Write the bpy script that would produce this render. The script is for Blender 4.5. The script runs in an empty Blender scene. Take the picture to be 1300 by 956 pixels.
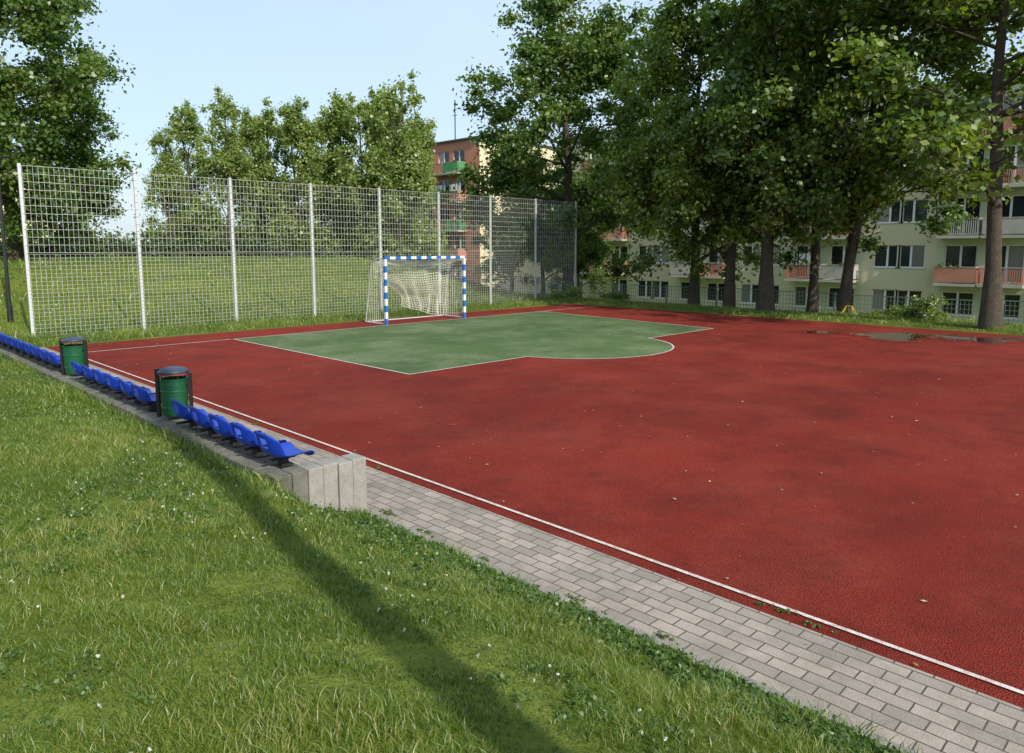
import bpy, math, numpy as np
from mathutils import Vector
S2=math.sqrt(2)
scene=bpy.context.scene
scene.view_settings.view_transform='Standard'
scene.view_settings.look='None'
scene.view_settings.exposure=0
rng=np.random.default_rng(7)

# ------------------------------------------------------------ materials
def nodes_of(m):
    m.use_nodes=True
    nt=m.node_tree
    return nt, nt.nodes, nt.links
def new_mat(name):
    m=bpy.data.materials.new(name); nt,n,l=nodes_of(m)
    b=n['Principled BSDF']; return m,nt,n,l,b
def pos_node(n):
    g=n.new('ShaderNodeNewGeometry'); return g
def noise(n,l,vec,scale,detail=4,rough=.6):
    t=n.new('ShaderNodeTexNoise'); t.inputs['Scale'].default_value=scale
    t.inputs['Detail'].default_value=detail; t.inputs['Roughness'].default_value=rough
    if vec is not None: l.new(vec,t.inputs['Vector'])
    return t.outputs['Fac']
def ramp(n,l,fac,stops):
    r=n.new('ShaderNodeValToRGB'); el=r.color_ramp.elements
    while len(el)<len(stops): el.new(0.5)
    for e,(p,c) in zip(el,stops):
        e.position=p; e.color=(c[0],c[1],c[2],1)
    l.new(fac,r.inputs['Fac']); return r.outputs['Color']
def mixc(n,l,fac,a,b,mode='MIX'):
    m=n.new('ShaderNodeMix'); m.data_type='RGBA'; m.blend_type=mode
    for sock,val in ((m.inputs[0],fac),(m.inputs[6],a),(m.inputs[7],b)):
        if isinstance(val,(int,float)): sock.default_value=val
        elif isinstance(val,tuple): sock.default_value=(val[0],val[1],val[2],1)
        else: l.new(val,sock)
    return m.outputs[2]
def bump(n,l,b,h,strength=.4,dist=.01):
    bp=n.new('ShaderNodeBump'); bp.inputs['Strength'].default_value=strength
    bp.inputs['Distance'].default_value=dist
    l.new(h,bp.inputs['Height']); l.new(bp.outputs['Normal'],b.inputs['Normal'])
def gen_mat(name,c1,c2,scale=3,rough=.8,fine=60,bstr=.3,bdist=.004,metal=0,spec=.4):
    m,nt,n,l,b=new_mat(name); g=pos_node(n).outputs['Position']
    f=noise(n,l,g,scale,5,.65)
    col=ramp(n,l,f,[(.3,c1),(.7,c2)])
    f2=noise(n,l,g,fine,3,.6)
    col=mixc(n,l,.35,col,ramp(n,l,f2,[(.3,tuple(x*.6 for x in c1)),(.7,tuple(min(1,x*1.3) for x in c2))]))
    l.new(col,b.inputs['Base Color'])
    b.inputs['Roughness'].default_value=rough; b.inputs['Metallic'].default_value=metal
    b.inputs['Specular IOR Level'].default_value=spec
    if bstr>0: bump(n,l,b,f2,bstr,bdist)
    return m

def court_mat(name,dark,light,gran,worn,wornamt,darkamt=.6):
    m,nt,n,l,b=new_mat(name); g=pos_node(n).outputs['Position']
    big=noise(n,l,g,.16,6,.65); mid=noise(n,l,g,.8,9,.74); fine=noise(n,l,g,105,2,.6)
    col=ramp(n,l,big,[(.40,dark),(.60,light)])
    col=mixc(n,l,ramp(n,l,mid,[(.45,(0,0,0)),(.66,(darkamt,)*3)]),col,tuple(x*.5 for x in dark))
    mp=n.new('ShaderNodeMapping'); mp.inputs['Location'].default_value=(31,17,0); l.new(g,mp.inputs['Vector'])
    wn=noise(n,l,mp.outputs[0],.55,9,.76)
    col=mixc(n,l,ramp(n,l,wn,[(.46,(0,0,0)),(.64,(wornamt,)*3)]),col,worn)
    col=mixc(n,l,1.0,col,ramp(n,l,fine,[(.33,(.38,.38,.38)),(.5,(1.0,1.0,1.0)),(.70,(1.0,1.0,1.0))]),'MULTIPLY')
    v=n.new('ShaderNodeTexVoronoi'); v.inputs['Scale'].default_value=105; l.new(g,v.inputs['Vector'])
    spk=noise(n,l,g,45,2,.5)
    col=mixc(n,l,ramp(n,l,spk,[(.68,(0,0,0)),(.76,(.5,.5,.5))]),col,gran)
    l.new(col,b.inputs['Base Color'])
    l.new(ramp(n,l,mid,[(.4,(.95,.95,.95)),(.75,(.7,.7,.7))]),b.inputs['Roughness'])
    b.inputs['Specular IOR Level'].default_value=.18
    bump(n,l,b,v.outputs['Distance'],1,.011)
    return m
M={}
M['red']=court_mat('red_rubber',(.205,.021,.012),(.280,.031,.017),(.28,.12,.09),(.33,.062,.038),.40)
M['green']=court_mat('green_rubber',(.090,.150,.055),(.130,.200,.075),(.2,.26,.16),(.23,.28,.15),.75,.45)
# worn paint lines
m,nt,n,l,b=new_mat('line_paint'); g=pos_node(n).outputs['Position']
c=ramp(n,l,noise(n,l,g,14,6,.7),[(.38,(.34,.17,.13)),(.55,(.62,.54,.48)),(.7,(.70,.66,.60))])
c=mixc(n,l,.5,c,ramp(n,l,noise(n,l,g,150,2,.6),[(.35,(.25,.12,.09)),(.55,(.70,.65,.6))]))
l.new(c,b.inputs['Base Color']); b.inputs['Roughness'].default_value=.85; M['line']=m
M['concrete']=gen_mat('concrete',(.19,.18,.16),(.34,.32,.29),6,.9,110,.6,.004)
M['concrete_dark']=gen_mat('concrete_weathered',(.07,.068,.055),(.19,.18,.155),6,.92,90,.6,.005)
M['kerb']=gen_mat('kerb_concrete',(.17,.16,.14),(.30,.28,.25),4,.9,100,.4)
M['galv']=gen_mat('galvanised_steel',(.48,.49,.50),(.62,.63,.64),4,.5,50,0,0,.25)
M['wire']=gen_mat('galvanised_wire',(.46,.47,.46),(.58,.59,.58),4,.5,50,0,0,.2)
M['black']=gen_mat('black_paint',(.012,.012,.013),(.025,.025,.026),4,.45,60,.1)
M['blue']=gen_mat('blue_plastic',(.006,.032,.32),(.012,.055,.44),3,.4,200,.05,.001)
M['binlid']=gen_mat('bin_lid',(.02,.035,.07),(.05,.07,.11),4,.4,60,.1)
M['binrim']=gen_mat('bin_rim_red',(.18,.04,.03),(.26,.07,.05),4,.5,60,.1)
M['bingreen']=gen_mat('bin_green',(.005,.06,.024),(.011,.10,.04),4,.4,40,.15,.002)
M['white']=gen_mat('white_paint',(.62,.63,.62),(.78,.78,.77),5,.5,60,.05)
M['goalblue']=gen_mat('goal_blue',(.01,.10,.38),(.015,.15,.5),5,.45,60,.05)
M['net']=gen_mat('net_cord',(.6,.58,.5),(.78,.76,.7),5,.8,60,0)
M['yellow']=gen_mat('yellow_paint',(.5,.36,.03),(.62,.46,.05),5,.5,60,0)
M['greywire']=gen_mat('grey_wire',(.13,.16,.14),(.20,.23,.20),5,.6,60,0)
M['bark']=gen_mat('bark',(.030,.024,.018),(.105,.085,.062),7,.95,35,1,.03)
M['plasterA']=gen_mat('plaster_beige',(.52,.48,.33),(.60,.55,.39),.6,.9,30,.1)
M['plasterB']=gen_mat('plaster_green',(.44,.47,.31),(.51,.53,.36),.6,.9,30,.1)
M['plasterY']=gen_mat('plaster_yellow',(.60,.53,.35),(.68,.60,.41),.6,.9,30,.1)
M['plasterR']=gen_mat('plaster_brick_red',(.44,.18,.11),(.52,.23,.15),.6,.9,30,.1)
M['salmon']=gen_mat('salmon_panel',(.36,.15,.10),(.46,.21,.15),1,.8,30,.1)
M['balgreen']=gen_mat('green_panel',(.06,.22,.09),(.09,.30,.12),1,.8,30,.1)
M['slab']=gen_mat('balcony_concrete',(.30,.29,.26),(.42,.40,.36),1,.9,30,.1)
M['roof']=gen_mat('roof_felt',(.06,.06,.06),(.1,.1,.1),1,.9,30,.1)
# glass
m,nt,n,l,b=new_mat('window_glass')
g=n.new('ShaderNodeNewGeometry')
l.new(ramp(n,l,g.outputs['Random Per Island'],[(0,(.012,.014,.016)),(.6,(.03,.034,.036)),(.75,(.16,.16,.145)),(1,(.30,.29,.26))]),b.inputs['Base Color'])
b.inputs['Roughness'].default_value=.08; M['glass']=m
# puddle
m,nt,n,l,b=new_mat('puddle_water')
b.inputs['Base Color'].default_value=(.07,.018,.012,1); b.inputs['Roughness'].default_value=.02; b.inputs['Specular IOR Level'].default_value=1.0; M['puddle']=m
m,nt,n,l,b=new_mat('damp_rubber'); g=pos_node(n).outputs['Position']
l.new(ramp(n,l,noise(n,l,g,5,4,.6),[(.3,(.12,.014,.009)),(.7,(.18,.020,.012))]),b.inputs['Base Color']); b.inputs['Roughness'].default_value=.6; b.inputs['Specular IOR Level'].default_value=.3; M['damp']=m
# pavers
m,nt,n,l,b=new_mat('paving_bricks')
g=n.new('ShaderNodeNewGeometry'); sp=n.new('ShaderNodeSeparateXYZ'); l.new(g.outputs['Position'],sp.inputs[0])
cb=n.new('ShaderNodeCombineXYZ'); l.new(sp.outputs['Y'],cb.inputs['X']); l.new(sp.outputs['X'],cb.inputs['Y'])
dn=n.new('ShaderNodeTexNoise'); dn.inputs['Scale'].default_value=6; l.new(g.outputs['Position'],dn.inputs['Vector'])
ma=n.new('ShaderNodeVectorMath'); ma.operation='MULTIPLY_ADD'; ma.inputs[1].default_value=(.010,.010,0)
l.new(dn.outputs['Color'],ma.inputs[0]); l.new(cb.outputs[0],ma.inputs[2])
br=n.new('ShaderNodeTexBrick'); l.new(ma.outputs[0],br.inputs['Vector'])
br.inputs['Scale'].default_value=1; br.inputs['Brick Width'].default_value=.205; br.inputs['Row Height'].default_value=.105
br.inputs['Mortar Size'].default_value=.0048; br.inputs['Mortar Smooth'].default_value=.35; br.inputs['Bias'].default_value=0
br.inputs['Color1'].default_value=(.42,.345,.29,1); br.inputs['Color2'].default_value=(.28,.24,.205,1); br.inputs['Mortar'].default_value=(.065,.058,.04,1)
st=noise(n,l,g.outputs['Position'],1.6,7,.76); fi=noise(n,l,g.outputs['Position'],140,2,.6)
col=mixc(n,l,ramp(n,l,st,[(.42,(0,0,0)),(.70,(.7,.7,.7))]),br.outputs['Color'],(.16,.142,.105))
col=mixc(n,l,.5,col,ramp(n,l,fi,[(.3,(.35,.35,.35)),(.7,(1.35,1.35,1.35))]),'MULTIPLY')
l.new(col,b.inputs['Base Color']); b.inputs['Roughness'].default_value=.85
inv=n.new('ShaderNodeMath'); inv.operation='MULTIPLY_ADD'; inv.inputs[1].default_value=-1; inv.inputs[2].default_value=1; l.new(br.outputs['Fac'],inv.inputs[0])
ad=n.new('ShaderNodeMath'); ad.operation='MULTIPLY_ADD'; ad.inputs[1].default_value=.2; l.new(fi,ad.inputs[0]); l.new(inv.outputs[0],ad.inputs[2])
bump(n,l,b,ad.outputs[0],.9,.008); M['paver']=m
# ground soil/grass base
m,nt,n,l,b=new_mat('lawn_ground'); g=pos_node(n).outputs['Position']
a1=noise(n,l,g,.35,5,.65); a2=noise(n,l,g,9,5,.7)
mp=n.new('ShaderNodeMapping'); mp.inputs['Scale'].default_value=(.10,.9,1); l.new(g,mp.inputs['Vector'])
a3=noise(n,l,mp.outputs[0],1.2,4,.6)
col=ramp(n,l,a1,[(.3,(.10,.145,.020)),(.7,(.165,.20,.034))])
col=mixc(n,l,.5,col,ramp(n,l,a2,[(.3,(.05,.07,.012)),(.72,(.20,.24,.045))]))
col=mixc(n,l,ramp(n,l,a3,[(.45,(0,0,0)),(.58,(.6,.6,.6))]),col,(.06,.085,.014))  # stretched dark streaks: mowing rows and tree shade painted into the colour
l.new(col,b.inputs['Base Color']); b.inputs['Roughness'].default_value=1; b.inputs['Specular IOR Level'].default_value=.1
bump(n,l,b,a2,1,.05); M['lawn']=m
def leaf_mat(name,stops,trans=.4,gloss=0.05,tt=(1.5,1.7,.5)):
    m=bpy.data.materials.new(name); nt,n,l=nodes_of(m); n.remove(n['Principled BSDF'])
    at=n.new('ShaderNodeAttribute'); at.attribute_name='tint'
    c=ramp(n,l,at.outputs['Fac'],stops)
    b=n.new('ShaderNodeBsdfDiffuse'); l.new(c,b.inputs['Color'])
    t=n.new('ShaderNodeBsdfTranslucent'); l.new(mixc(n,l,1.0,c,tt,'MULTIPLY'),t.inputs['Color'])
    mx=n.new('ShaderNodeMixShader'); mx.inputs[0].default_value=trans
    l.new(b.outputs[0],mx.inputs[1]); l.new(t.outputs[0],mx.inputs[2])
    gl=n.new('ShaderNodeBsdfGlossy'); gl.inputs['Roughness'].default_value=.45; gl.inputs['Color'].default_value=(.8,.85,.8,1)
    m2=n.new('ShaderNodeMixShader'); m2.inputs[0].default_value=gloss
    l.new(mx.outputs[0],m2.inputs[1]); l.new(gl.outputs[0],m2.inputs[2])
    l.new(m2.outputs[0],n['Material Output'].inputs['Surface']); return m
M['leaf_dark']=leaf_mat('maple_leaves',[(0,(.045,.092,.018)),(.55,(.090,.158,.029)),(.85,(.16,.21,.040)),(1,(.26,.22,.05))])
M['leaf_mid']=leaf_mat('linden_leaves',[(0,(.060,.112,.018)),(.55,(.125,.19,.031)),(1,(.25,.29,.055))])
M['leaf_pop']=leaf_mat('poplar_leaves',[(0,(.14,.20,.05)),(.55,(.22,.29,.075)),(1,(.33,.38,.12))],.48,.06,(1.4,1.5,.6))
M['leaf_far']=leaf_mat('far_leaves',[(0,(.05,.08,.02)),(1,(.13,.17,.045))])
M['leaf_hedge']=leaf_mat('hedge_leaves',[(0,(.025,.05,.012)),(1,(.08,.12,.03))])
M['grass']=leaf_mat('grass_blades',[(0,(.040,.085,.012)),(.5,(.105,.175,.020)),(.88,(.18,.245,.035)),(.97,(.32,.29,.11)),(1,(.38,.33,.15))],.35,.05,(1.8,1.7,.5))
M['weed']=leaf_mat('weed_leaves',[(0,(.035,.08,.014)),(1,(.12,.19,.035))],.3)
M['fallen']=leaf_mat('fallen_leaf',[(0,(.12,.07,.03)),(.6,(.35,.25,.1)),(1,(.55,.5,.35))],.1)
M['flower']=leaf_mat('white_petals',[(0,(.5,.5,.45)),(1,(.7,.7,.66))],.1,.02,(1,1,1))

# ------------------------------------------------------------ mesh helpers
def link(o): scene.collection.objects.link(o); return o
def empty(name,loc=(0,0,0)):
    e=bpy.data.objects.new(name,None); e.location=loc; e.empty_display_size=.3; return link(e)
def np_mesh(name,V,F,mats,midx=None,tint=None,smooth=None):
    k=F.shape[1]; me=bpy.data.meshes.new(name)
    me.vertices.add(len(V)); me.vertices.foreach_set('co',np.asarray(V,dtype=np.float32).ravel())
    me.loops.add(F.size); me.loops.foreach_set('vertex_index',F.astype(np.int32).ravel())
    me.polygons.add(len(F)); me.polygons.foreach_set('loop_start',(np.arange(len(F))*k).astype(np.int32))
    for m in mats: me.materials.append(m)
    if midx is not None: me.polygons.foreach_set('material_index',midx.astype(np.int32))
    if smooth is not None: me.polygons.foreach_set('use_smooth',smooth)
    if tint is not None:
        a=me.attributes.new('tint','FLOAT','FACE'); a.data.foreach_set('value',tint.astype(np.float32))
    me.update(calc_edges=True); return me
def obj(name,me,parent=None,loc=(0,0,0),rot=(0,0,0),scale=(1,1,1)):
    o=bpy.data.objects.new(name,me); o.location=loc; o.rotation_euler=rot; o.scale=scale
    link(o)
    if parent: o.parent=parent
    return o
class Batch:
    def __init__(s): s.v=[]; s.f=[]
    def quad(s,a,b,c,d):
        i=len(s.v); s.v+= [a,b,c,d]; s.f.append((i,i+1,i+2,i+3))
    def box(s,x0,x1,y0,y1,z0,z1):
        i=len(s.v)
        s.v+=[(x0,y0,z0),(x1,y0,z0),(x1,y1,z0),(x0,y1,z0),(x0,y0,z1),(x1,y0,z1),(x1,y1,z1),(x0,y1,z1)]
        s.f+=[(i+a,i+b,i+c,i+d) for a,b,c,d in ((0,3,2,1),(4,5,6,7),(0,1,5,4),(1,2,6,5),(2,3,7,6),(3,0,4,7))]
    def tube(s,pts,rad,sides=6,cap=False):
        pts=np.array(pts,float); 
        if np.isscalar(rad): rad=[rad]*len(pts)
        V,F=tube(pts,rad,sides); i=len(s.v); s.v+=[tuple(p) for p in V]; s.f+=[tuple(int(q)+i for q in f) for f in F]
        if cap:
            s.f.append(tuple(i+j for j in range(sides-1,-1,-1)))
            e=i+(len(pts)-1)*sides; s.f.append(tuple(e+j for j in range(sides)))
    def make(s,name,mat,parent=None,bevel=0,smooth=False):
        me=bpy.data.meshes.new(name); me.from_pydata(s.v,[],s.f); me.materials.append(mat); me.update()
        if smooth: me.polygons.foreach_set('use_smooth',[True]*len(me.polygons))
        o=obj(name,me,parent)
        if bevel>0:
            b=o.modifiers.new('bevel','BEVEL'); b.width=bevel; b.segments=2
        return o
def tube(pts,rad,sides):
    P=np.asarray(pts,float); n=len(P); T=np.gradient(P,axis=0); T/=np.linalg.norm(T,axis=1)[:,None]+1e-9
    ref=np.array([1,0,0.]) if abs(T[0][2])>.7 else np.array([0,0,1.])
    V=[]
    ang=np.arange(sides)*2*np.pi/sides
    for i in range(n):
        a=np.cross(T[i],ref); a/=np.linalg.norm(a)+1e-9; b=np.cross(T[i],a)
        V.append(P[i]+rad[i]*(np.cos(ang)[:,None]*a+np.sin(ang)[:,None]*b))
    V=np.vstack(V); F=[]
    for i in range(n-1):
        for j in range(sides):
            k=(j+1)%sides; F.append((i*sides+j,i*sides+k,(i+1)*sides+k,(i+1)*sides+j))
    return V,np.array(F)
def unit(a): return a/(np.linalg.norm(a,axis=-1,keepdims=True)+1e-9)
def sm(t): t=np.clip(t,0,1); return t*t*(3-2*t)

# ------------------------------------------------------------ terrain
def terr(X,Y):
    X=np.asarray(X,float); Y=np.asarray(Y,float)
    und=.02*np.sin(X*2.1+Y*.7)+.015*np.sin(Y*1.9-X*1.1)+.01*np.sin(X*5+1.3*Y)
    s=np.clip((3.5-X)/2.6,0,1); zA=.72*(1-(1-s)**1.5)+und*np.clip((3.5-X)*2,0,1)
    zB=.43+.27*(1-np.exp(-np.clip(2.7-X,0,99)/1.2))+und*np.clip((2.7-X)*2,0,1)
    w=sm((Y-3.9)/1.5); left=np.where(X<=2.71,zA*(1-w)+zB*w,np.where(Y>5.45,-.03,zA))
    left=left+.5*sm((-X-4)/30)
    right=-.03*np.ones_like(X)
    out=(Y>20.02)|(X>23.52)
    hill=1.75*sm((Y-23.3)/12)*(1-sm((X-22)/10))
    fall=-.9*sm((X-25.5)/4)-1.7*sm((X-30)/13)
    zz=.015+.05*sm((X-23.5)/1.2)*(1-sm((X-25.5)/3))*sm((18-Y)/3)+hill+fall+.03*np.sin(X*.9+Y*.5)*np.clip(np.maximum(Y-20.5,X-24),0,1)
    right=np.where(out,zz,right)
    return np.where(X<3.5,np.where(Y>22,left*(1-sm((Y-22)/3))+hill*sm((Y-22)/3),left),right)
xs=np.unique(np.round(np.concatenate([[-700,-300,-150,-80,-50,-30,-20,-14,-10,-8,-6,-5],np.arange(-4,2.65,.12),[2.7,2.715,2.8,3,3.2,3.4,3.499,3.501,3.7],np.arange(4,23.5,1.),[23.49,23.55],np.arange(23.8,46,.5),[48,52,60,70,90,120,180,300,700]]),4))
ys=np.unique(np.round(np.concatenate([[-700,-300,-150,-80,-50,-30,-20,-12,-8,-6,-4,-3],np.arange(-2,5.4,.15),[5.44,5.46],np.arange(5.6,20,.25),[19.99,20.05],np.arange(20.3,40,.5),[42,45,50,60,75,90,120,180,300,700]]),4))
gx,gy=np.meshgrid(xs,ys,indexing='ij'); gz=terr(gx,gy)
V=np.stack([gx.ravel(),gy.ravel(),gz.ravel()],1); nx,ny=gx.shape
i,j=np.meshgrid(np.arange(nx-1),np.arange(ny-1),indexing='ij'); a=(i*ny+j).ravel()
F=np.stack([a,a+ny,a+ny+1,a+1],1)
obj('ground',np_mesh('ground',V,F,[M['lawn']],smooth=np.ones(len(F),bool)))

def sheet(name,poly,z,mat):
    me=bpy.data.meshes.new(name); me.from_pydata([(x,y,z) for x,y in poly],[],[tuple(range(len(poly)))]); me.materials.append(mat); me.update()
    return obj(name,me)
sheet('sports_court',[(4.33,-34),(23.5,-34),(23.5,20.02),(4.33,20.02)],.006,M['red'])
arc=[(13.6+2.35*math.cos(t),11.43+2.35*math.sin(t)) for t in np.linspace(math.radians(180+14.3),math.radians(360-14.3),40)]
gpoly=[(8.15,18.3),(8.15,10.85)]+arc+[(19.15,10.85),(19.9,18.3)]
sheet('goal_area',gpoly,.011,M['green'])
lb=Batch()
def strip(p,q,w,z=.016):
    p=np.array(p);q=np.array(q);d=(q-p)/np.linalg.norm(q-p);nn=np.array([-d[1],d[0]])*w/2
    lb.quad(*[(float(x[0]),float(x[1]),z) for x in (p-nn,q-nn,q+nn,p+nn)])
strip((4.475,-34),(4.475,18.28),.036)
strip((4.45,18.32),(8.1,18.32),.05); strip((20,18.32),(23.2,18.32),.05)
cl=gpoly
for k in range(len(cl)-1): strip(cl[k],cl[k+1],.042,.016+.0001*(k%2))
strip(cl[-1],cl[0],.045,.0163)
lb.make('court_lines',M['line'])
sheet('paved_path',[(3.56,-34),(4.33,-34),(4.33,20.3),(3.06,20.3),(3.06,5.6),(3.56,5.6)],.008,M['paver'])
kb=Batch(); y=-34
while y<5.3:
    kb.box(3.495,3.557,y+.004,min(y+.996,5.38),-.1,.028+.004*math.sin(y*3)); y+=1
kb.make('path_kerb',M['kerb'],bevel=.006)
def blob(cx,cy,rx,ry,seed,nn=110):
    r=np.random.default_rng(seed); ph=r.uniform(0,6.28,12); pts=[]
    for t in np.linspace(0,2*np.pi,nn,endpoint=False):
        k=1+sum(.36/(q+1.5)*math.sin((q+2)*t+ph[q]) for q in range(12)); pts.append((cx+rx*k*math.cos(t),cy+ry*k*math.sin(t)))
    return pts
pe=empty('puddle')
for q,(cx,cy,rx,ry) in enumerate([(20.9,6.5,.75,1.0),(21.7,4.9,.7,.75),(20.4,8.3,.35,.5),(22.6,3.4,.5,.7)]):
    o=sheet('water',blob(cx,cy,rx,ry,q+20),.0145-.0002*q,M['puddle']); o.parent=pe
    o=sheet('damp_edge',blob(cx-.05,cy,rx*1.3,ry*1.2,q+20),.0125-.0003*q,M['damp']); o.parent=pe

# ------------------------------------------------------------ retaining wall
we=empty('retaining_wall')
wb=Batch(); wd=Batch(); r=np.random.default_rng(3)
y=5.62
while y<22:
    wd.box(2.7+r.uniform(-.006,.006),2.875,y+.003,y+.157,-.3,.50+r.uniform(-.010,.008)); y+=.16
y=5.62
while y<22:
    wb.box(2.885,3.055,y+.004,y+.496,-.3,.485); y+=.5
x=2.70; k=0
we_b=Batch()
while x<3.56:
    (wd if k<2 else we_b).box(x+.002,min(x+.142,3.57),5.40+r.uniform(-.006,.006),5.60,-.3,.51+r.uniform(-.01,.008)); x+=.145; k+=1
wd.make('edge_palisade',M['concrete_dark'],we,.008); wb.make('wall_slabs',M['concrete_dark'],we,.006); we_b.make('end_palisade',M['concrete'],we,.01)

# ------------------------------------------------------------ seats
prof=np.array([(-.004,.315),(-.012,.305),(.0,.25),(.02,.16),(.05,.085),(.11,.055),(.2,.045),(.3,.055),(.37,.06),(.40,.048),(.405,.02)])
us=np.linspace(-1,1,13); V=[];F=[]
for pi_,(px,pz) in enumerate(prof):
    fr=pi_/(len(prof)-1)
    for u in us:
        wv=.205*(1-.12*(fr<.15)); ed=abs(u)**3
        x=px+(ed*.06 if fr<.45 else 0); z=pz+(ed*.045 if fr>=.3 else -ed*.05*(fr<.15))
        V.append((x,u*wv,z))
for a in range(len(prof)-1):
    for c in range(12):
        if a in (2,) and 4<=c<=7: continue
        k=a*13+c; F.append((k,k+1,k+14,k+13))
sme=bpy.data.meshes.new('seat_shell'); sme.from_pydata(V,[],F); sme.materials.append(M['blue']); sme.update()
sme.polygons.foreach_set('use_smooth',[True]*len(F))
def seat(y):
    e=empty('stadium_seat',(2.745,y,.54))
    o=obj('shell',sme,e,rot=(0,0,rng.uniform(-.05,.05)),scale=(.93,.98,.90))
    m1=o.modifiers.new('s','SOLIDIFY'); m1.thickness=.014; m2=o.modifiers.new('ss','SUBSURF'); m2.levels=1; m2.render_levels=2
    b=Batch(); b.box(.16,.22,-.04,.04,-.052,.04); b.box(.12,.26,-.09,.09,-.056,-.046); b.box(.02,.3,-.012,.012,.012,.034)
    b.make('bracket',M['black'],e)
for k in range(5): seat(5.72+.48*k)
for k in range(6): seat(8.82+.49*k)
for k in range(12): seat(12.6+.49*k)

# ------------------------------------------------------------ bins
def lathe(pr,sides=28):
    V=[];F=[]
    for (r_,z) in pr:
        for j in range(sides):
            t=2*math.pi*j/sides; V.append((r_*math.cos(t),r_*math.sin(t),z))
    for i in range(len(pr)-1):
        for j in range(sides):
            k=(j+1)%sides; F.append((i*sides+j,i*sides+k,(i+1)*sides+k,(i+1)*sides+j))
    return V,F
def bin_(x,y,z):
    e=empty('litter_bin',(x,y,z))
    pr=[(.001,.03),(.122,.03),(.13,.04),(.134,.11),(.138,.115),(.138,.13),(.135,.135),(.138,.29),(.142,.295),(.142,.31),(.139,.315),(.140,.42),(.148,.425),(.148,.44),(.132,.44),(.127,.2),(.001,.18)]
    V,F=lathe(pr); me=bpy.data.meshes.new('body'); me.from_pydata(V,[],F); me.materials.append(M['bingreen']); me.update()
    obj('body',me,e)
    V,F=lathe([(.001,.565),(.07,.56),(.13,.545),(.160,.52),(.163,.505),(.145,.505),(.001,.52)])
    me=bpy.data.meshes.new('lid'); me.from_pydata(V,[],F); me.materials.append(M['binlid']); me.update()
    me.polygons.foreach_set('use_smooth',[True]*len(F)); obj('lid',me,e)
    V,F=lathe([(.146,.504),(.155,.502),(.155,.486),(.146,.486),(.146,.504)])
    me=bpy.data.meshes.new('lid_rim'); me.from_pydata(V,[],F); me.materials.append(M['binrim']); me.update(); obj('lid_rim',me,e)
    b=Batch()
    b.box(-.20,-.165,-.022,.022,-.06,.54); b.box(.165,.195,-.02,.02,-.2,.50)
    b.box(-.165,-.13,-.015,.015,.35,.38); b.box(.13,.165,-.015,.015,.35,.38); b.box(-.165,-.12,-.012,.012,.51,.53)
    for sx_ in (-1,1):
        for sy_ in (-1,1): b.tube([(.09*sx_,.09*sy_,.43),(.09*sx_,.09*sy_,.52)],.007)
    b.make('frame',M['black'],e,.003); e.rotation_euler=(0,0,math.radians(-42+rng.uniform(-5,5)))
    return e
bin_(2.97,8.22,.50); bin_(2.97,12.05,.50)

# ------------------------------------------------------------ tall fence
fe=empty('mesh_fence')
pb=Batch(); wv=Batch(); FY=22.25; PX=[4.57+2.735*i for i in range(9)]
for px in PX:
    pb.box(px-.035,px+.035,FY-.03,FY+.03,-.1,4.47); pb.box(px-.05,px+.05,FY-.045,FY+.045,-.02,.03)
for a,c in zip(PX[:-1],PX[1:]):
    x=a+.05
    while x<c-.03:
        wv.box(x-.003,x+.003,FY-.045,FY-.038,.05,2.18); wv.box(x-.003,x+.003,FY-.045,FY-.038,2.22,4.42); x+=.118
for k in range(22):
    z=.05+k*.1014; wv.box(PX[0],PX[-1],FY-.053,FY-.046,z-.0025,z+.0025)
for k in range(12):
    z=2.22+k*.2; wv.box(PX[0],PX[-1],FY-.053,FY-.046,z-.004,z+.004)
pb.make('posts',M['galv'],fe); wv.make('wire_panels',M['wire'],fe)

# low fence right
fe=empty('low_garden_fence'); pb=Batch(); wv=Batch(); FX=28.4
for k in range(22):
    y=-14+k*2.5; z=float(terr(FX,y)); pb.box(FX-.035,FX+.035,y-.035,y+.035,z-.1,z+1.4)
y=-14
while y<38.5:
    z=float(terr(FX,y)); wv.box(FX-.007,FX+.007,y-.007,y+.007,z+.05,z+1.33); y+=.13
for k in range(9):
    for y0 in np.arange(-14,38,2.5):
        z=float(terr(FX,y0+1.2))+.05+k*.16; h_=.016 if k==8 else .007; wv.box(FX-.018,FX-.008,y0,y0+2.5,z-h_,z+h_)
pb.make('posts',M['greywire'],fe); wv.make('wire_panels',M['greywire'],fe)

# ------------------------------------------------------------ goal
ge=empty('handball_goal',(0,0,0)); gb=Batch(); gw=Batch(); gs=Batch(); GX0,GX1,GY=13.0,16.16,18.42
def banded_v(x):
    z=0;k=0
    while z<1.99:
        (gb if k%2==0 else gw).box(x-.04,x+.04,GY-.04,GY+.04,z,min(z+.2,2.0)); z+=.2;k+=1
banded_v(GX0); banded_v(GX1)
x=GX0-.04;k=0
while x<GX1+.039:
    x2=min(x+.2,GX1+.04); (gb if k%2==0 else gw).box(x,x2,GY-.04,GY+.04,2.0,2.08); x=x2;k+=1
for x in (GX0,GX1):
    gs.tube([(x,GY+.04,2.03),(x,GY+.55,2.0),(x,GY+.72,1.9),(x,GY+1.1,.03)],.018,8); gs.tube([(x,GY+.04,.03),(x,GY+1.1,.03)],.02,8)
gs.tube([(GX0,GY+1.1,.03),(GX1,GY+1.1,.03)],.02,8)
gb.make('blue_bands',M['goalblue'],ge); gw.make('white_bands',M['white'],ge); gs.make('net_frame',M['galv'],ge,smooth=True)
nb=Batch(); W=GX1-GX0
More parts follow.
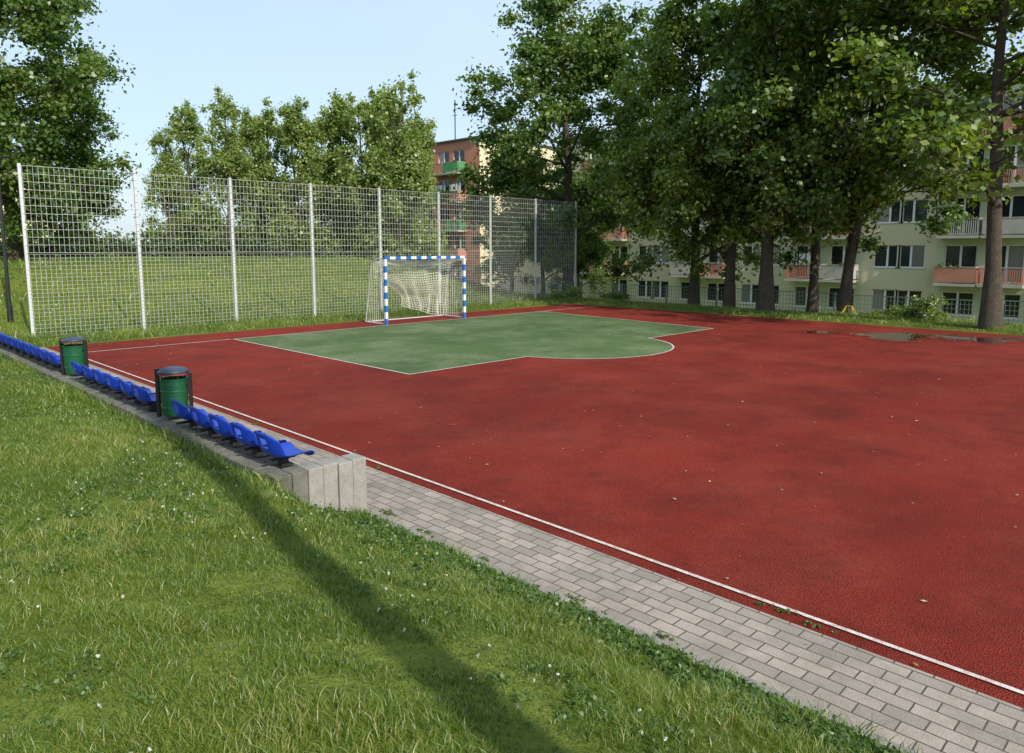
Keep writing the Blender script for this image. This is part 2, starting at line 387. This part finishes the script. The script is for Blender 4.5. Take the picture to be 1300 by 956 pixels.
path=[(.0,2.0),(.3,1.93),(.6,1.9),(.78,1.75),(.82,1.5),(.86,1.2),(.9,.9),(.95,.6),(1.0,.3),(1.05,.05)]
pf=np.array(path); cum=np.concatenate([[0],np.cumsum(np.linalg.norm(np.diff(pf,axis=0),axis=1))])
def netp(u,t):
    s=t*cum[-1]; yy=np.interp(s,cum,pf[:,0]); zz=np.interp(s,cum,pf[:,1])
    sag=math.sin(math.pi*u)*.16*math.sin(math.pi*min(1,t*1.3))
    g=.42*sm(np.array((t-.2)/.8))*(1-u)
    x=GX0+W*(u+g+.02*math.sin(9*t+u*12)*t)
    lift=.45*(1-u)**1.5*sm(np.array((t-.35)/.65))
    return (float(x),GY+yy-sag*1.5+.09*math.sin(u*30)*t,float(zz-sag+lift))
NU=34
for a in range(NU+1):
    nb.tube([netp(a/NU,t) for t in np.linspace(0,1,20)],.008,3)
for c in range(1,30):
    nb.tube([netp(u,c/29) for u in np.linspace(0,1,60)],.008,3)
for x in (GX0,GX1):
    for k in range(1,11):
        z=2*k/11; d=np.interp(-z,[-1.9,-.03],[.72,1.1]); nb.tube([(x,GY+.04,z),(x+.03,GY+d*.5,z-.05),(x,GY+d,z)],.004,3)
    for k in range(1,10):
        d=k/10*1.05; zt=1.95 if d<.72 else np.interp(d,[.72,1.1],[1.9,.03]); nb.tube([(x,GY+d,.03),(x+.03,GY+d,zt/2),(x,GY+d,zt)],.004,3)
nb.make('net',M['net'],ge)

# ------------------------------------------------------------ street lamp and added shadow pole
def lamp(x,y,h,r0):
    z=float(terr(x,y)); e=empty('lamp_or_shadow_pole',(x,y,z)); b=Batch()
    b.tube([(0,0,-.1),(0,0,.5),(0,0,.52),(0,0,h-.25)],[r0*1.4,r0*1.4,r0,r0*.7],10)
    b.tube([(0,0,h-.25),(0,0,h-.2),(0,0,h-.02),(0,0,h)],[.06,.10,.14,.02],12,True)
    b.tube([(0,0,h-.05),(.12,-.1,h+.02),(.32,-.26,h+.02)],.035,8,True)
    b.make('pole',M['black'],e,smooth=False)
lamp(4.75,25.7,4.75,.055)
lamp(.66,-5.2,10,.16)  # out-of-view pole added to cast the shadow band on the foreground grass

# ------------------------------------------------------------ trees
def leaf_quads(C,R,m,size,rg,squash=.75,ct=None):
    n=len(C)*m; idx=np.repeat(np.arange(len(C)),m)
    d=unit(rg.normal(size=(n,3))); rr=np.minimum(np.abs(rg.normal(0,.62,n))+.05,1.7)
    P=C[idx]+d*(rr*R[idx])[:,None]*np.array([1,1,squash])
    nr=unit(d*.5+np.array([0,0,.5])+rg.normal(size=(n,3))*.7)
    a=unit(np.cross(nr,rg.normal(size=(n,3)))); b=np.cross(nr,a); s=(size*rg.uniform(.6,1.35,n))[:,None]
    V=np.stack([P-a*s*.5,P+b*s*.36,P+a*s*.5,P-b*s*.36],1).reshape(-1,3)
    F=np.arange(n*4).reshape(-1,4)
    if ct is None: ct=rg.random(len(C))
    t=np.clip(ct[idx]*.6+rg.random(n)*.4,0,1); return V,F,t
def tree_mesh(name,seed,H,cb,R,tr,leafmat,leaf,ncl,per,shape='round',forks=1,clr=.75):
    rg=np.random.default_rng(seed); TV=[];TF=[];off=0
    def add(p,r,s):
        nonlocal off
        v,f=tube(p,r,s); TV.append(v); TF.append(f+off); off+=len(v)
    def env(z):
        t=np.clip((z-cb)/(H-cb),0,1)
        if shape=='round': return R*np.clip(np.sin(np.pi*(t*.86+.12)**.80),0,1)**.5
        if shape=='cone': return R*np.clip((1-t)**.7*(.85+.15*np.clip(t*5,0,1))+.03,0,1)
        return R
    C=[]
    stems=[]
    for f in range(forks):
        az=rg.uniform(0,6.28); lean=.0 if forks==1 else rg.uniform(.08,.16)*H
        zz=np.linspace(0,H*.93,9); px=np.cumsum(rg.normal(0,.13,9))*np.linspace(0,1,9); py=np.cumsum(rg.normal(0,.13,9))*np.linspace(0,1,9)
        tt=zz/zz[-1]; px=px+math.cos(az)*lean*tt**1.3; py=py+math.sin(az)*lean*tt**1.3
        if forks>1: px+= .12*math.cos(az)*(1); py+=.12*math.sin(az)
        p=np.stack([px,py,zz],1); p[0,2]=-.3
        rad=tr*(1-.86*tt)*(1 if forks==1 else .8); rad[0]*=1.5; add(p,rad,9); stems.append((p,rad))
    nl=int(16+H*.9)
    for i in range(nl):
        p,rad=stems[i%len(stems)]
        h=rg.uniform(max(cb*.75,H*.14),H*.86) if shape!='cone' else rg.uniform(cb*.8,H*.85)
        k=np.interp(h,p[:,2],np.arange(len(p))); s=np.array([np.interp(h,p[:,2],p[:,q]) for q in range(3)]); r0=np.interp(h,p[:,2],rad)*.5
        az=i*2.4+rg.uniform(-.5,.5); he=min(h+rg.uniform(.12,.28)*(H-cb)*(.6 if shape!='cone' else .9),H*.95)
        L=float(env(he))*rg.uniform(.6,.95); e=np.array([math.cos(az)*L,math.sin(az)*L,he])
        mid=(s+e)/2+np.array([0,0,rg.uniform(-.4,.3)])+rg.normal(0,.15,3)
        t=np.linspace(0,1,6)[:,None]; cv=(1-t)**2*s+2*t*(1-t)*mid+t*t*e
        add(cv,np.linspace(r0,.02,6),5); C.append(e)
        for q in range(5):
            tq=rg.uniform(.35,.98); b0=(1-tq)**2*s+2*tq*(1-tq)*mid+tq*tq*e
            dd=unit(rg.normal(size=3)+np.array([math.cos(az),math.sin(az),.3])*.7)*rg.uniform(.6,1.5)*R/4
            e2=b0+dd; add(np.stack([b0,b0+dd*.5+rg.normal(0,.06,3),e2]),[r0*.35,r0*.25,.012],4); C.append(e2)
    C=np.array(C)
    need=max(0,ncl-len(C)); z=cb+(H-cb)*rg.beta(1.1,1.1,need*3) if shape!='cone' else cb+(H-cb)*rg.beta(1.0,1.3,need*3)
    az=rg.uniform(0,6.28,need*3)
    lump=1+.16*np.sin(3*az+z*.9+seed)+.14*np.sin(2*az-1.4*z+seed*2)
    rad=env(z)*lump*rg.uniform(.35,1,need*3)**.6
    cx=np.interp(z,stems[0][0][:,2],stems[0][0][:,0]); cy=np.interp(z,stems[0][0][:,2],stems[0][0][:,1])
    X=np.stack([cx+np.cos(az)*rad,cy+np.sin(az)*rad,z],1)
    ns=np.sin(X[:,0]*1.3+seed)+np.sin(X[:,1]*1.4+seed*1.7)+np.sin(X[:,2]*1.25+seed*.6)+rg.normal(0,.8,len(X))
    X=X[np.argsort(-ns)[:need]]
    C=np.vstack([C,X]); Rr=rg.uniform(.6,1.25,len(C))*clr
    if shape=='cone': Rr*=np.clip(1.15-.65*(C[:,2]-cb)/(H-cb),.35,1.2)
    LV,LF,t=leaf_quads(C,Rr,per,leaf,rg,.75 if shape!='cone' else 1.25)
    TVv=np.vstack(TV); TFf=np.vstack(TF)
    V=np.vstack([TVv,LV]); F=np.vstack([TFf,LF+len(TVv)])
    mi=np.concatenate([np.zeros(len(TFf)),np.ones(len(LF))]); tn=np.concatenate([np.zeros(len(TFf)),t])
    return np_mesh(name,V,F,[M['bark'],leafmat],mi,tn,smooth=(mi==0))
def ud(u,d):
    r=d*(u-650)/935; return (d+r)/S2,(d-r)/S2
def place(name,me,x,y,rz=0,s=1,dz=0,sxy=1):
    return obj(name,me,loc=(x,y,float(terr(x,y))+dz),rot=(0,0,rz),scale=(s*sxy,s*sxy,s))
mA=tree_mesh('maple_a',11,14.5,3.6,4.3,.25,M['leaf_dark'],.18,190,250)
mB=tree_mesh('maple_b',23,14.0,2.0,3.9,.21,M['leaf_mid'],.17,200,240)
mC=tree_mesh('maple_c',35,14.5,4.2,4.5,.23,M['leaf_mid'],.17,190,250,forks=2)
mD=tree_mesh('maple_d',41,15.8,2.0,5.0,.30,M['leaf_dark'],.20,300,250,clr=.85)
mE=tree_mesh('maple_e',57,14.0,3.2,3.5,.19,M['leaf_mid'],.17,165,230)
place('maple_tree',mD,29.0,24.9,.4,.97,0,1.08)
for (x,y,me,rz,s,w_) in [(27.1,16.3,mB,0,.95,1.05),(26.2,14.2,mB,2.2,.93,1),(25.4,12.3,mA,2.5,1.0,1),(27.8,11.6,mE,.8,1.0,1),(26.8,10.2,mC,3.6,1.02,1),(24.4,5.05,mE,2.0,1.08,1.12)]:
    place('maple_tree',me,x,y,rz,s,0,w_)
x,y=ud(20,33); place('maple_tree',mD,x,y,2.2,.98,-1)
x,y=ud(66,38); place('maple_tree',mB,x,y,2.9,.78,-1,1.1)
x,y=ud(-70,30); place('maple_tree',mA,x,y,1.0,1)
for u,d,s in ((650,48,.66),(690,46,.70),(735,45,.6)):
    x,y=ud(u,d); place('maple_tree',mB,x,y,u,s)
p1=tree_mesh('poplar_a',61,13,.5,2.7,.16,M['leaf_pop'],.20,150,140,'cone',clr=.7)
p2=tree_mesh('poplar_b',72,13,.4,2.9,.16,M['leaf_pop'],.20,160,140,'cone',clr=.7)
for k,(u,ty,d) in enumerate([(218,160,58),(248,136,62),(292,116,57),(322,145,64),(350,136,60),(384,132,58),(408,145,66),(434,126,60),(466,130,58),(490,120,64),(508,100,57),(532,150,62)]):
    x,y=ud(u,d); z0=float(terr(x,y)); H=2.36+d*(314-ty)/945-z0
    place('poplar_tree',p1 if k%2 else p2,x,y,k*1.3,H/13)
def mass(name,pts,radii,per,size,mat,seed):
    rg=np.random.default_rng(seed); V,F,t=leaf_quads(np.array(pts),np.array(radii),per,size,rg,.9)
    obj(name,np_mesh(name,V,F,[mat],tint=t))
pts=[];rad=[]
for u in np.arange(-500,640,14):
    for q in range(5):
        d=rng.uniform(74,82); x,y=ud(u+rng.uniform(-8,8),d); hh=rng.uniform(.5,5.5)*(.75+.25*math.sin(u*.03)); pts.append((x,y,hh)); rad.append(rng.uniform(1.4,2.4))
mass('distant_trees',pts,rad,80,.5,M['leaf_far'],5)
pts=[];rad=[]
for u in np.arange(-80,600,7):
    for q in range(2):
        d=rng.uniform(48,51); x,y=ud(u,d); pts.append((x,y,float(terr(x,y))+rng.uniform(.1,.8))); rad.append(rng.uniform(.5,.8))
mass('hedge',pts,rad,110,.2,M['leaf_hedge'],6)
def shrub(name,x,y,r,h,mat,seed,flowers=False,size=.07,n=14):
    rg=np.random.default_rng(seed); z=float(terr(x,y)); C=np.stack([x+rg.normal(0,r*.4,n),y+rg.normal(0,r*.4,n),z+rg.uniform(.1,1,n)*h*.85],1)
    V,F,t=leaf_quads(C,np.full(n,r*.45),220,size,rg); mi=np.zeros(len(F))
    if flowers: mi[rg.random(len(F))<.10]=1
    obj(name,np_mesh(name,V,F,[mat,M['flower']],mi,t))
shrub('flowering_shrub',25.6,6.95,.5,.85,M['leaf_mid'],3,True)
for k in range(6): shrub('low_shrub',27.2-.25*k,9.3-.45*k,.45,.4,M['leaf_mid'],10+k)
shrub('low_shrub',25.6,21.8,.55,.6,M['leaf_pop'],31); shrub('low_shrub',24.9,21.9,.4,.35,M['leaf_pop'],32)
shrub('low_shrub',27.2,20.6,.7,.7,M['leaf_mid'],33)
te=empty('yellow_climbing_frame',(26.3,9.72,float(terr(26.3,9.72)))); te.scale=(.6,.6,.6); b=Batch()
b.tube([(-.3,.35,0),(0,.1,.62)],.035,6); b.tube([(.3,.35,0),(0,.1,.62)],.035,6); b.tube([(-.3,-.45,0),(0,-.2,.62)],.035,6); b.tube([(.3,-.45,0),(0,-.2,.62)],.035,6); b.tube([(0,.15,.62),(0,-.3,.62)],.03,6)
b.make('frame',M['yellow'],te)

# ------------------------------------------------------------ buildings
def apartment(name,X0,Y0,Y1,depth,zb,floors,wallA,wallB,gable,balm,centers,half,roofz):
    e=empty(name,(0,0,0)); wa=Batch(); wbb=Batch(); fr=Batch(); gl=Batch(); sl=Batch(); pan=[Batch() for _ in balm]; rl=Batch(); rf=Batch(); misc=Batch(); plants=[]
    FH=2.8; ztop=zb+FH*floors+.35; ops=[]; rg=np.random.default_rng(int(X0*3))
    for c in centers:
        for fl in range(floors):
            z=zb+fl*FH
            for s in (-1,1):
                cy=c+s*(half+1.45)
                if Y0+.3<cy-.8 and cy+.8<Y1-.3: ops.append((cy-.8,cy+.8,z+.9,z+2.3,'w'))
                cy=c+s*1.17
                if Y0+.3<cy-1 and cy+1<Y1-.3: ops.append((cy-.85,cy+.85,z+(.12 if fl>0 else .9),z+2.3,'d' if fl>0 else 'w'))
    yb=sorted(set([Y0,Y1]+[o[0] for o in ops]+[o[1] for o in ops]+[c+s*(half) for c in centers for s in(-1,1) if Y0<c+s*half<Y1]))
    zs=sorted(set([zb-3,ztop]+[o[2] for o in ops]+[o[3] for o in ops]))
    for a,c in zip(yb[:-1],yb[1:]):
        if c-a<1e-4: continue
        my=(a+c)/2; inb=any(abs(my-q)<half for q in centers)
        col=[o for o in ops if o[0]<my<o[1]]
        start=None
        for z0,z1 in zip(zs[:-1],zs[1:]):
            mz=(z0+z1)/2; op=any(o[2]<mz<o[3] for o in col)
            if not op and start is None: start=z0
            if op and start is not None:
                (wbb if inb else wa).quad((X0,c,start),(X0,a,start),(X0,a,z0),(X0,c,z0)); start=None
        if start is not None: (wbb if inb else wa).quad((X0,c,start),(X0,a,start),(X0,a,ztop),(X0,c,ztop))
    R=.16
    for (a,c,z0,z1,k) in ops:
        for q in (((X0,a,z0),(X0+R,a,z0),(X0+R,a,z1),(X0,a,z1)),((X0,c,z0),(X0+R,c,z0),(X0+R,c,z1),(X0,c,z1)),((X0,a,z0),(X0,c,z0),(X0+R,c,z0),(X0+R,a,z0)),((X0,a,z1),(X0,c,z1),(X0+R,c,z1),(X0+R,a,z1))): wa.quad(*q)
        n=2; w=(c-a)/n
        for i in range(n):
            y0=a+i*w;y1=y0+w
            gl.quad((X0+R-.02,y1,z0),(X0+R-.02,y0,z0),(X0+R-.02,y0,z1),(X0+R-.02,y1,z1))
            t=.06; xx0,xx1=X0+R-.07,X0+R-.03
            fr.box(xx0,xx1,y0,y0+t,z0,z1); fr.box(xx0,xx1,y1-t,y1-.001,z0,z1); fr.box(xx0+.002,xx1-.002,y0+t,y1-t,z0,z0+t); fr.box(xx0+.002,xx1-.002,y0+t,y1-t,z1-t,z1)
        if k=='w': fr.box(X0-.05,X0+R-.08,a-.05,c+.05,z0-.045,z0-.003)
    for ci,c in enumerate(centers):
        for fl in range(1,floors):
            z=zb+fl*FH
            for s in (-1,1):
                y0,y1=(c+.06,c+2.25) if s>0 else (c-2.25,c-.06)
                if y0<Y0 or y1>Y1: continue
                sl.box(X0-1.15,X0-.002,y0,y1,z-.12,z+.04)
                P=pan[rg.integers(len(pan))]
                if rg.random()<.4:
                    P.box(X0-1.13,X0-1.09,y0+.03,y1-.03,z+.12,z+.98); P.box(X0-1.085,X0-.01,y0+.03,y0+.06,z+.12,z+.98); P.box(X0-1.085,X0-.01,y1-.06,y1-.03,z+.12,z+.98)
                else:
                    yy=y0+.05
                    while yy<y1-.05: P.box(X0-1.125,X0-1.095,yy,yy+.055,z+.08,z+.98); yy+=.11
                    for yy in (y0+.03,y1-.06):
                        xx=X0-1.0
                        while xx<X0-.05: P.box(xx,xx+.055,yy,yy+.025,z+.08,z+.98); xx+=.11
                rl.box(X0-1.15,X0-1.07,y0,y1,z+.99,z+1.04); rl.box(X0-1.068,X0-.01,y0,y0+.05,z+.99,z+1.04); rl.box(X0-1.068,X0-.01,y1-.05,y1,z+.99,z+1.04)
                if rg.random()<.35:
                    yy=y0+.15
                    while yy<y1-.4:
                        w_=rg.uniform(.2,.5); misc.box(X0-.62,X0-.60,yy,yy+w_,z+rg.uniform(.9,1.3),z+1.75); yy+=w_+rg.uniform(.03,.25)
                if rg.random()<.4:
                    for q in range(5): plants.append((X0-1.12,rg.uniform(y0+.2,y1-.2),z+1.1))
    wa.make('walls',wallA,e); wbb.make('balcony_bay_walls',wallB,e); fr.make('window_frames',M['white'],e); gl.make('window_glass',M['glass'],e)
    sl.make('balcony_slabs',M['slab'],e)
    for q,m_ in zip(pan,balm): 
        if q.v: q.make('balcony_panels',m_,e)
    if rl.v: rl.make('balcony_rails',M['slab'],e)
    if misc.v: misc.make('laundry',M['white'],e)
    if plants:
        V,F,t=leaf_quads(np.array(plants),np.full(len(plants),.17),40,.08,rg); obj('balcony_plants',np_mesh('bp',V,F,[M['leaf_mid']],tint=t),e)
    g2=Batch(); X1=X0+depth
    g2.quad((X0,Y0,zb-3),(X1,Y0,zb-3),(X1,Y0,ztop),(X0,Y0,ztop)); g2.quad((X1,Y1,zb-3),(X0,Y1,zb-3),(X0,Y1,ztop),(X1,Y1,ztop)); g2.quad((X1,Y0,zb-3),(X1,Y1,zb-3),(X1,Y1,ztop),(X1,Y0,ztop))
    g2.make('end_walls',gable,e)
    rf.box(X0-.25,X1+.2,Y0-.2,Y1+.2,ztop+.004,ztop+.16)
    for yy in np.arange(Y0+4,Y1,9): rf.box(X0+4,X0+5,yy,yy+1.6,ztop+.165,ztop+1.1)
    rf.make('roof',M['roof'],e)
    return e,ztop
apartment('apartment_building',50,-26,43.2,11,-2.6,5,M['plasterA'],M['plasterB'],M['plasterY'],[M['salmon'],M['salmon'],M['slab']],[38.5,29.33,20.17,11,1.83,-7.33,-16.5],2.45,0)
e,zt=apartment('apartment_building',48.6,53,72,12,-1.6,5,M['plasterR'],M['plasterR'],M['plasterY'],[M['balgreen'],M['salmon']],[57.2,66.4],2.45,0)
b=Batch(); b.tube([(52,60.5,zt),(52,60.5,zt+5)],.06,6); b.tube([(52,60.1,zt+3.4),(52,60.9,zt+3.4)],.03,5); b.tube([(52,60.2,zt+4),(52,60.8,zt+4)],.03,5); b.make('antenna_mast',M['black'],e)
apartment('apartment_building',9,88,99,12,-1.5,4,M['plasterY'],M['plasterY'],M['plasterY'],[M['salmon']],[93],2.45,0)

# ------------------------------------------------------------ grass
def blades(P,h,w,rg,lean=.5):
    n=len(P); az=rg.uniform(0,6.28,n); side=np.stack([np.cos(az),np.sin(az),np.zeros(n)],1)
    la=rg.uniform(0,6.28,n); ld=np.stack([np.cos(la),np.sin(la),np.zeros(n)],1)*(rg.random(n)**.7*lean*h)[:,None]
    up=np.array([0,0,1.])*h[:,None]; ww=side*(w/2)[:,None]
    V=np.stack([P-ww,P+ww,P+up*.55+ld*.35-ww*.8,P+up*.55+ld*.35+ww*.8,P+up*.9+ld],1).reshape(-1,3)
    b=(np.arange(n)*5)[:,None]; F=np.concatenate([b+[0,1,3],b+[0,3,2],b+[2,3,4]],1).reshape(-1,3)
    return V,F
def vn(X,Y,f,seed):
    r=np.random.default_rng(seed); o=np.zeros_like(X)
    for q in range(7):
        a=r.uniform(0,6.28); k=f*r.uniform(.6,1.9); o+=np.sin((X*math.cos(a)+Y*math.sin(a))*k+r.uniform(0,6.28))
    return o/2.6
def grass_obj(name,regions,seed):
    rg=np.random.default_rng(seed); Vs=[];Fs=[];Ts=[];off=0
    for (x0,x1,y0,y1,dens,h,w,cond) in regions:
        n=int((x1-x0)*(y1-y0)*dens); X=rg.uniform(x0,x1,n); Y=rg.uniform(y0,y1,n)
        k=cond(X,Y); X=X[k];Y=Y[k]
        pn=vn(X,Y,2.2,1); pn2=vn(X,Y,11,2); pn3=vn(X,Y,5,3); keep=rg.random(len(X))<np.clip(.80+.25*pn2,.35,1); X=X[keep];Y=Y[keep];pn=pn[keep];pn2=pn2[keep];pn3=pn3[keep]; n=len(X)
        hh=h*rg.uniform(.5,1.35,n)*np.clip(1+.25*pn+.28*pn2+.2*pn3,.35,2); P=np.stack([X,Y,terr(X,Y)-.005],1)
        V,F=blades(P,hh,w*rg.uniform(.7,1.3,n),rg,1.1); t=np.clip(.48+.17*pn+.10*pn2+.09*pn3+rg.normal(0,.18,n),0,.93); t=np.where(rg.random(n)<.05+.04*np.clip(pn,0,1),rg.uniform(.94,1,n),t)
        Vs.append(V);Fs.append(F+off);Ts.append(np.repeat(t,3)); off+=len(V)
    obj(name,np_mesh(name,np.vstack(Vs),np.vstack(Fs),[M['grass']],tint=np.concatenate(Ts)))
fgd=lambda X,Y:np.hypot(X,Y)
okb=lambda X,Y:(X<3.49)&((Y<5.38)|(X<2.69))&((X>.09*Y-1.6))
grass_obj('lawn_grass',[
 (-1.6,3.5,.2,4.6,10500,.041,.0038,lambda X,Y:okb(X,Y)&(fgd(X,Y)<4.6)&(fgd(X,Y)>1.2)),
 (-1.6,3.5,0,9,4600,.044,.0056,lambda X,Y:okb(X,Y)&(fgd(X,Y)>=4.6)&(fgd(X,Y)<9)),
 (-1.6,2.7,5,20,2000,.05,.010,lambda X,Y:okb(X,Y)&(fgd(X,Y)>=9)),
 (3.2,3.53,-1,5.4,2200,.10,.006,lambda X,Y:X>3.22+.16*np.sin(Y*5)**2),
 (2.50,2.71,5.3,20,900,.11,.008,lambda X,Y:X>0),
],21)
grass_obj('verge_grass',[
 (3.0,29,20.05,22.2,380,.13,.014,lambda X,Y:(Y-20.05>.1*np.sin(X*3)**2)),
 (2,30,22.2,24.5,220,.18,.018,lambda X,Y:X>0),
 (-2,28,24.5,37,70,.12,.03,lambda X,Y:X>.1*Y-2),
 (23.55,26.5,-2,20.5,380,.10,.014,lambda X,Y:(X-23.55>.12*np.sin(Y*3)**2)),
 (26.5,31,-2,24,100,.14,.025,lambda X,Y:X>0),
],22)
rg=np.random.default_rng(9)
n=1000; Y=rg.uniform(.2,5.3,n); X=3.5-np.abs(rg.normal(0,.28,n))-.02; C=np.stack([X,Y,terr(X,Y)+.03],1)
V,F,t=leaf_quads(C,rg.uniform(.015,.05,n),12,.028,rg,.8)
n2=1600; X=rg.uniform(-.8,3.2,n2); Y=rg.uniform(.5,9,n2); k=((X<2.6)|(Y<5))&(vn(X,Y,2.0,5)>.05); C2=np.stack([X,Y,terr(X,Y)+.03],1)[k]
V2,F2,t2=leaf_quads(C2,rg.uniform(.04,.12,len(C2)),22,.020,rg,.2)
obj('clover_and_weeds',np_mesh('weeds',np.vstack([V,V2]),np.vstack([F,F2+len(V)]),[M['weed']],tint=np.concatenate([t,t2])))
Cs=[]
for (wx,wy,sz) in [(4.42,1.95,10),(4.4,1.7,6),(4.36,6.4,5),(4.34,9.2,6),(3.60,3.0,8),(3.62,4.6,9),(3.6,2.3,6),(3.66,5.2,14),(3.60,3.9,6)]:
    for q in range(sz): Cs.append((wx+rg.normal(0,.02),wy+rg.normal(0,.05),.018))
V,F,t=leaf_quads(np.array(Cs),np.full(len(Cs),.022),10,.018,rg,.6); obj('path_weeds',np_mesh('pw',V,F,[M['weed']],tint=t))
n=240; X=rg.uniform(-.3,3.0,n); Y=rg.uniform(1.0,9,n); k=((X<2.5)|(Y<5))&(vn(X,Y,2.0,5)>-.3); X=X[k];Y=Y[k]
C=np.stack([X,Y,terr(X,Y)+.048],1); V,F,t=leaf_quads(C,np.full(len(C),.007),26,.008,rg,1); obj('clover_flowers',np_mesh('cf',V,F,[M['flower']],tint=t))
n=900; X=rg.uniform(3.7,23,n); Y=rg.uniform(-1,20,n); s=rg.uniform(.012,.05,n); az=rg.uniform(0,6.28,n)
P=np.stack([X,Y,np.full(n,.022)],1); a=np.stack([np.cos(az),np.sin(az),rg.uniform(-.15,.25,n)],1)*s[:,None]; b_=np.stack([-np.sin(az),np.cos(az),rg.uniform(-.2,.2,n)],1)*s[:,None]*.6
V=np.stack([P-a*.5,P+b_*.5,P+a*.5,P-b_*.5],1).reshape(-1,3); obj('fallen_leaves',np_mesh('fl',V,np.arange(4*n).reshape(-1,4),[M['fallen']],tint=rg.random(n)))

# ------------------------------------------------------------ light, sky, camera
el=math.radians(34); sx,sy=-.16,-1.0; L=math.hypot(sx,sy)
sv=Vector((sx/L*math.cos(el),sy/L*math.cos(el),math.sin(el)))
sd=bpy.data.lights.new('sun','SUN'); sd.energy=5.0; sd.angle=math.radians(.5); sd.color=(1,.93,.81)
so=link(bpy.data.objects.new('sun',sd)); so.rotation_euler=sv.to_track_quat('Z','Y').to_euler()
w=bpy.data.worlds.new('World'); scene.world=w; w.use_nodes=True; n=w.node_tree.nodes; l=w.node_tree.links
sk=n.new('ShaderNodeTexSky'); sk.sky_type='NISHITA'; sk.sun_disc=False; sk.sun_elevation=el; sk.sun_rotation=math.atan2(sx,sy)
sk.air_density=1.0; sk.dust_density=1.2; sk.ozone_density=1.8
tc=n.new('ShaderNodeTexCoord'); mp=n.new('ShaderNodeMapping'); mp.inputs['Scale'].default_value=(1.0,2.0,3); l.new(tc.outputs['Generated'],mp.inputs['Vector'])
cn=noise(n,l,mp.outputs[0],1.1,4,.5)
cf=ramp(n,l,cn,[(.3,(.55,.55,.55)),(.75,(.72,.72,.72))])
bg=n['Background']; col=mixc(n,l,cf,sk.outputs[0],(6.1,7.6,9.2)); l.new(col,bg.inputs['Color']); bg.inputs['Strength'].default_value=.135
cd=bpy.data.cameras.new('camera'); cd.lens=25.73; cd.sensor_width=36; cd.shift_y=-45/1300; cd.clip_end=3000; cd.clip_start=.05
co=link(bpy.data.objects.new('camera',cd)); co.location=(0,0,2.36); co.rotation_euler=(math.radians(90-7.3),0,math.radians(-45))
scene.camera=co
